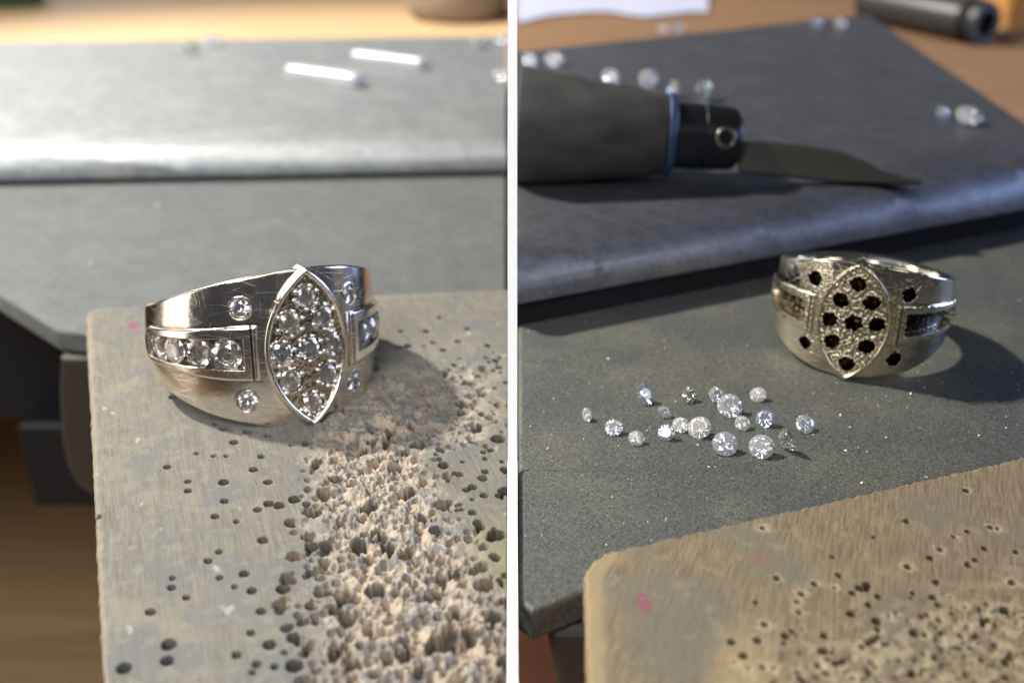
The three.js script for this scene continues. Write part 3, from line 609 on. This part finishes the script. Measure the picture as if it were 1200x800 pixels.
backStone(716, 90, Y_BLOCK_R, 26, 40, 70, 1, 'blurred clear stone above the middle of the dark handle', GR);
backStone(760, 92, Y_BLOCK_R, 24, 60, 90, 1, 'blurred pale square-looking stone left of the screw collar', GR);
backStone(789, 104, Y_BLOCK_R, 24, 70, 160, 3, 'blurred grey stone just above the collar of the handpiece', GR);
backStone(827, 103, Y_BLOCK_R, 32, 80, 30, 3, 'large blurred grey stone above the shiny black ferrule', GR);
backStone(621, 69, Y_BLOCK_R, 22, 40, 60, 2, 'blurred blue-glinting stone beside the white divider behind the handle', GR);
backStone(650, 69, Y_BLOCK_R, 26, 30, 90, 0, 'blurred white-glinting stone behind the left end of the handle', GR);
backStone(957, 26, Y_BLOCK_R, 16, 50, 90, 2, 'blurred blue-glinting stone at the far corner of the raised steel', GR);
backStone(986, 27, Y_BLOCK_R, 18, 40, 90, 0, 'blurred clear stone nearest the black tube', GR);
backStone(1106, 131, Y_BLOCK_R, 20, 40, 80, 2, 'blurred blue-glinting stone near the right edge of the raised steel', GR);
backStone(1136, 135, Y_BLOCK_R, 34, 30, 90, 0, 'large blurred clear stone near the right edge of the raised steel', GR);
backStone(778, 33, Y_BENCH_R, 14, 40, 90, 1, 'tiny blurred warm stone on the brown bench behind the raised steel', GR);
backStone(795, 32, Y_BENCH_R, 16, 40, 90, 2, 'tiny blurred violet-blue stone on the brown bench behind the raised steel', GR);
backStone(249, 47, Y_BLOCK_L, 22, 35, 100, 0, 'bright blurred stone on the far edge of the left steel', GL);
backStone(222, 53, Y_BLOCK_L, 20, 20, 100, 3, 'dull blurred stone on the far edge of the left steel', GL);
backStone(588, 45, Y_BLOCK_L, 20, 30, 110, 0, 'bright blurred stone on the far steel beside the white divider', GL);
backStone(562, 48, Y_BLOCK_L, 20, 20, 100, 3, 'dull blurred stone left of the bright one beside the divider', GL);
backStone(588, 87, Y_BLOCK_L, 24, 30, 100, 0, 'bright blurred stone on the steel nearest the divider, before the far ones', GL);
// two bright baguette rods on the left block
const rodMat = new THREE.MeshPhysicalMaterial({ name: 'bright_silver', color: new THREE.Color(0.50, 0.52, 0.54), metalness: 0.2, roughness: 0.3 });
for (const [u0, v0, u1, v1, wpx, lab] of [[346, 91, 416, 101, 22, 'bright white rod lying on the left steel, the nearer of two'], [420, 71, 492, 80, 17, 'bright white rod lying on the left steel, the farther of two']]) {
  const a = onY(u0, v0, Y_BLOCK_L), b = onY(u1, v1, Y_BLOCK_L), w = wpx * toPx(a)[2] / FPX * 0.9, l = a.distanceTo(b) + w * 0.6;
  const t = thing('silver_rod', lab, 'rod', a.clone().lerp(b, 0.5), 'bright rods on the left steel'); t.rotation.y = -Math.atan2(b.z - a.z, b.x - a.x);
  const g = new RoundedBoxGeometry(l, w * 0.75, w, 4, w * 0.2); g.translate(0, w * 0.375, 0); mesh('rod_body', g, rodMat, t);
  for (const s of [-1, 1]) { const e = new RoundedBoxGeometry(w * 0.16, w * 0.62, w * 0.84, 3, w * 0.07); e.translate(s * l / 2, w * 0.375, 0); mesh('rod_end', e, rodMat, t); }
}
// pouch and green thing on the left bench
{
  const p = onY(575, 22, Y_BENCH_L), r = 60 * toPx(p)[2] / FPX, pts = [];
  for (const [x, y] of [[0, 0], [0.75, 0.0], [0.95, 0.1], [1.0, 0.4], [0.9, 0.75], [0.62, 1.0], [0.5, 1.12], [0.56, 1.3], [0.52, 1.34], [0.44, 1.2], [0, 1.15]]) pts.push(new THREE.Vector2(x * r, y * r));
  const t = thing('pouch', 'blurred taupe pouch on the far bench at top, left of the divider', 'pouch', V(Math.min(p.x, -r * 1.02 - 1 * mm), Y_BENCH_L, p.z - 0.3 * r));
  mesh('pouch_body', new THREE.LatheGeometry(new THREE.SplineCurve(pts).getPoints(60), 48), new THREE.MeshStandardMaterial({ name: 'suede', color: new THREE.Color(0.22, 0.17, 0.12), roughness: 0.95 }), t);
  const c = new THREE.TorusGeometry(0.53 * r, 0.05 * r, 10, 40); c.rotateX(Math.PI / 2); c.translate(0, 1.12 * r, 0); mesh('drawstring', c, M.darkSteel, t);
  const q = onY(-46, 7, Y_BENCH_L), t2 = thing('polishing_stick', 'blurred dark green stick end at the upper left corner', 'stick', q);
  t2.rotation.y = 0.25;
  const b = new RoundedBoxGeometry(0.06, 0.014, 0.02, 4, 0.003); b.translate(0, 0.007, 0); mesh('stick_body', b, new THREE.MeshStandardMaterial({ name: 'green_paint', color: new THREE.Color(0.01, 0.05, 0.02), roughness: 0.5 }), t2);
  const b2 = new RoundedBoxGeometry(0.02, 0.0146, 0.0206, 4, 0.003); b2.translate(-0.02, 0.0075, 0); mesh('grip_sleeve', b2, M.black, t2);
}

// ------------------------------------------------------------------ handpiece with blade on the right block
{
  const A = atDepth(607, 147, 0.1475), B = atDepth(868, 163.5, 0.1475);
  const ax = B.clone().sub(A), L = ax.length(), s = 0.1475 / FPX;
  const t = thing('handpiece', 'dark grey tapered handpiece with a thin blade lying on the raised steel', 'handpiece', A);
  t.quaternion.setFromUnitVectors(V(1, 0, 0), ax.clone().normalize());
  const lat = (pts) => { const g = new THREE.LatheGeometry(pts.map(([x, r]) => new THREE.Vector2(Math.max(r, 1e-6) * s, x * s)), 72); g.rotateZ(-Math.PI / 2); return crease(g, 0.45); };
  const rub = new THREE.MeshStandardMaterial({ name: 'dark_rubber', roughness: 0.62, map: texOn(tex(512, 512, (u, v) => { const f = 0.021 + 0.04 * fbm(u * 7, v * 7, 4) + 0.01 * (rnd() - 0.5); return [f * 1.0, f * 0.98, f * 0.88]; }), 0.05) });
  rub.map.repeat.set(1.3, 1);
  mesh('handle', lat([[0, 0], [0, 66], [1.2, 68], [60, 62], [120, 54], [165, 47.5], [170, 46.5], [172, 44], [172, 0]]), rub, t);
  const blk = new THREE.MeshStandardMaterial({ name: 'black_chrome', color: new THREE.Color(0.03, 0.032, 0.036), metalness: 0.8, roughness: 0.3 });
  const blu = new THREE.MeshStandardMaterial({ name: 'blue_ring', color: new THREE.Color(0.03, 0.05, 0.11), metalness: 0.4, roughness: 0.4 });
  mesh('collar', lat([[172.5, 0], [172.5, 48], [174, 49.5], [180, 48.5], [182, 46], [182, 0]]), blu, t);
  const fer = mesh('ferrule', lat([[182.3, 0], [182.3, 37], [184, 38.5], [213, 38], [214, 37], [216, 37], [217, 38], [248, 36.5], [255, 33.5], [260, 27], [261, 0]]), blk, t);
  // set screw with its socket, facing the viewer
  const cxs = (845 - 607), out = V(0, 0.28, 0.96).normalize();
  const sc = new THREE.TorusGeometry(10 * s, 2.6 * s, 14, 40), so = new THREE.CylinderGeometry(8.5 * s, 8.5 * s, 1.4 * s, 32);
  const turn = new THREE.Quaternion().setFromUnitVectors(V(0, 0, 1), out), turn2 = new THREE.Quaternion().setFromUnitVectors(V(0, 1, 0), out);
  sc.applyQuaternion(turn); so.applyQuaternion(turn2); const c = out.clone().multiplyScalar(37.0 * s).add(V(cxs * s, 0, 0));
  sc.translate(c.x, c.y, c.z); so.translate(c.x, c.y, c.z);
  const scm = mesh('set_screw', sc, new THREE.MeshStandardMaterial({ name: 'screw_steel', color: new THREE.Color(0.16, 0.15, 0.13), metalness: 0.9, roughness: 0.3 }), t);
  mesh('screw_socket', so, M.black, scm);
  // blade
  const P = [[866, 165], [905, 166.5], [945, 171], [985, 177.5], [1010, 187], [1035, 200], [1060, 208], [1081, 212.5], [1082, 215.5], [1050, 216.5], [980, 213.5], [920, 207], [866, 201]];
  const inv = t.quaternion.clone().invert();
  const loc = P.map(([u, v]) => atDepth(u, v, 0.1472).sub(A).applyQuaternion(inv));
  const nrm = V(0, sp, cp).applyQuaternion(inv).normalize(), ux = V(1, 0, 0), uy = nrm.clone().cross(ux).normalize(), ux2 = uy.clone().cross(nrm);
  const sh = new THREE.Shape(loc.map((q) => new THREE.Vector2(q.dot(ux2), q.dot(uy)))), off = loc[0].dot(nrm);
  const bg = new THREE.ExtrudeGeometry(sh, { depth: 0.7 * mm, bevelSize: 0.25 * mm, bevelThickness: 0.25 * mm, bevelOffset: -0.25 * mm, bevelSegments: 3 });
  bg.applyMatrix4(new THREE.Matrix4().makeBasis(ux2, uy, nrm)); bg.translate(nrm.x * (off - 0.5 * mm), nrm.y * (off - 0.5 * mm), nrm.z * (off - 0.5 * mm));
  mesh('blade', crease(bg, 0.4), new THREE.MeshStandardMaterial({ name: 'blade_steel', color: new THREE.Color(0.055, 0.052, 0.042), metalness: 0.5, roughness: 0.5 }), t);
}
// black tube, paper, orange block and the pale fleck on the right
{
  const a = onY(1018, 26, Y_BENCH_R), b = onY(1158, 56, Y_BENCH_R), r = 25 * toPx(b)[2] / FPX, L = a.distanceTo(b);
  const t = thing('black_tube', 'blurred black tube lying on the brown bench at the top right', 'tube', V(a.x, Y_BENCH_R + r, a.z - r * 0.6));
  t.quaternion.setFromUnitVectors(V(1, 0, 0), b.clone().sub(a).normalize());
  const lat = (pts) => { const g = new THREE.LatheGeometry(pts.map(([x, q]) => new THREE.Vector2(q, x)), 64); g.rotateZ(-Math.PI / 2); return crease(g, 0.5); };
  const m = new THREE.MeshStandardMaterial({ name: 'black_rubber', color: new THREE.Color(0.02, 0.023, 0.026), roughness: 0.45 });
  mesh('tube_body', lat([[0, 0], [0, r * 0.9], [0.5 * mm, r], [L - 1 * mm, r * 1.02], [L, r * 0.95], [L, r * 0.6], [L - 4 * mm, r * 0.55], [L - 4 * mm, 0]]), m, t);
  mesh('end_band', lat([[L - 6 * mm, r * 1.0], [L - 6 * mm, r * 1.045], [L - 2 * mm, r * 1.045], [L - 2 * mm, r * 1.0]]), M.black, t);
  const rows = 12, cols = 30, edgeV = (x) => 20 + 7 * Math.cos(x * 9) * (1 - x) - 4 * x + 4 * N(x * 5, 2);
  const pg = grid(cols, rows, (i, j) => { const x = i / (cols - 1), u = mix(606, 830, x), v = mix(-24, edgeV(x), j / (rows - 1)); const p = onY(u, v, Y_BENCH_R + 0.3 * mm); p.y += (2.2 * N(x * 3, j * 0.2, 4) + 1.5) * mm * ss(rows, 0, j) + 0.35 * mm; return { p, uv: [x, j / rows] }; });
  const top = pg, bot = pg.clone(); bot.translate(0, -0.15 * mm, 0);
  const pap = mesh('paper_sheet', mergeGeometries([top, bot]), M.paper); tag(pap, 'crumpled white paper on the brown bench, top, right of the divider', 'paper');
  const o = onY(1225, 46, Y_BENCH_R), t3 = thing('added_sunlit_block', 'blurred orange block added for sunlit bench wood at the top right corner beside the black tube', 'block', o);  // made-up block, its orange stands for wood in sunlight
  const ow = benchWood([0.42, 0.19, 0.04], [0.60, 0.30, 0.07], 6, 0.05);
  const og = new RoundedBoxGeometry(26 * mm, 16 * mm, 20 * mm, 4, 3 * mm); og.translate(0, 8 * mm, -10 * mm); mesh('block_body', og, ow, t3);
  const og2 = new RoundedBoxGeometry(26.4 * mm, 3 * mm, 20.4 * mm, 3, 1 * mm); og2.translate(0, 1.6 * mm, -10 * mm); mesh('block_base', og2, M.tableR, t3);
}
// dust and metal filings on the right steel
{
  const g = new THREE.TetrahedronGeometry(1), n = 420, im = new THREE.InstancedMesh(g, new THREE.MeshStandardMaterial({ name: 'filings', color: new THREE.Color(0.75, 0.74, 0.70), roughness: 0.4, metalness: 0.3 }), n), m4 = new THREE.Matrix4();
  for (let k = 0; k < n; k++) {
    let u = rr(612, 1200), v = rr(330, 690); if (v < 354 - (u - 606) * 0.15 + 4) v += 60; if (v > 655 - (u - 720) * 0.236) v = rr(400, 520);
    const p = onY(u, v, 0), r = (rnd() < 0.06 ? rr(0.09, 0.16) : rr(0.025, 0.07)) * mm;
    m4.compose(V(p.x, r * 0.3, p.z), new THREE.Quaternion().setFromEuler(new THREE.Euler(rnd() * 6, rnd() * 6, rnd() * 6)), V(r * rr(1, 2), r * 0.7, r)); im.setMatrixAt(k, m4);
  }
  im.name = 'metal_dust'; im.userData.kind = 'stuff'; im.castShadow = true; scene.add(im);
}

{
  const g = new THREE.TetrahedronGeometry(1), n = 60, im = new THREE.InstancedMesh(g, new THREE.MeshStandardMaterial({ name: 'filings', color: new THREE.Color(0.7, 0.7, 0.68), roughness: 0.4 }), n), m4 = new THREE.Matrix4();
  for (let k = 0; k < n; k++) {
    const u = rr(20, 585), v = rr(228, 335), p = onY(u, v, Y_LOW), r = (k < 6 ? rr(0.2, 0.3) : rr(0.05, 0.12)) * mm;
    m4.compose(V(p.x, Y_LOW + r * 0.3, p.z), new THREE.Quaternion().setFromEuler(new THREE.Euler(rnd() * 6, rnd() * 6, rnd() * 6)), V(r * rr(1, 2), r * 0.7, r)); im.setMatrixAt(k, m4);
  }
  im.name = 'metal_dust_001'; im.userData.kind = 'stuff'; scene.add(im);
}

renderer.render(scene, camera);
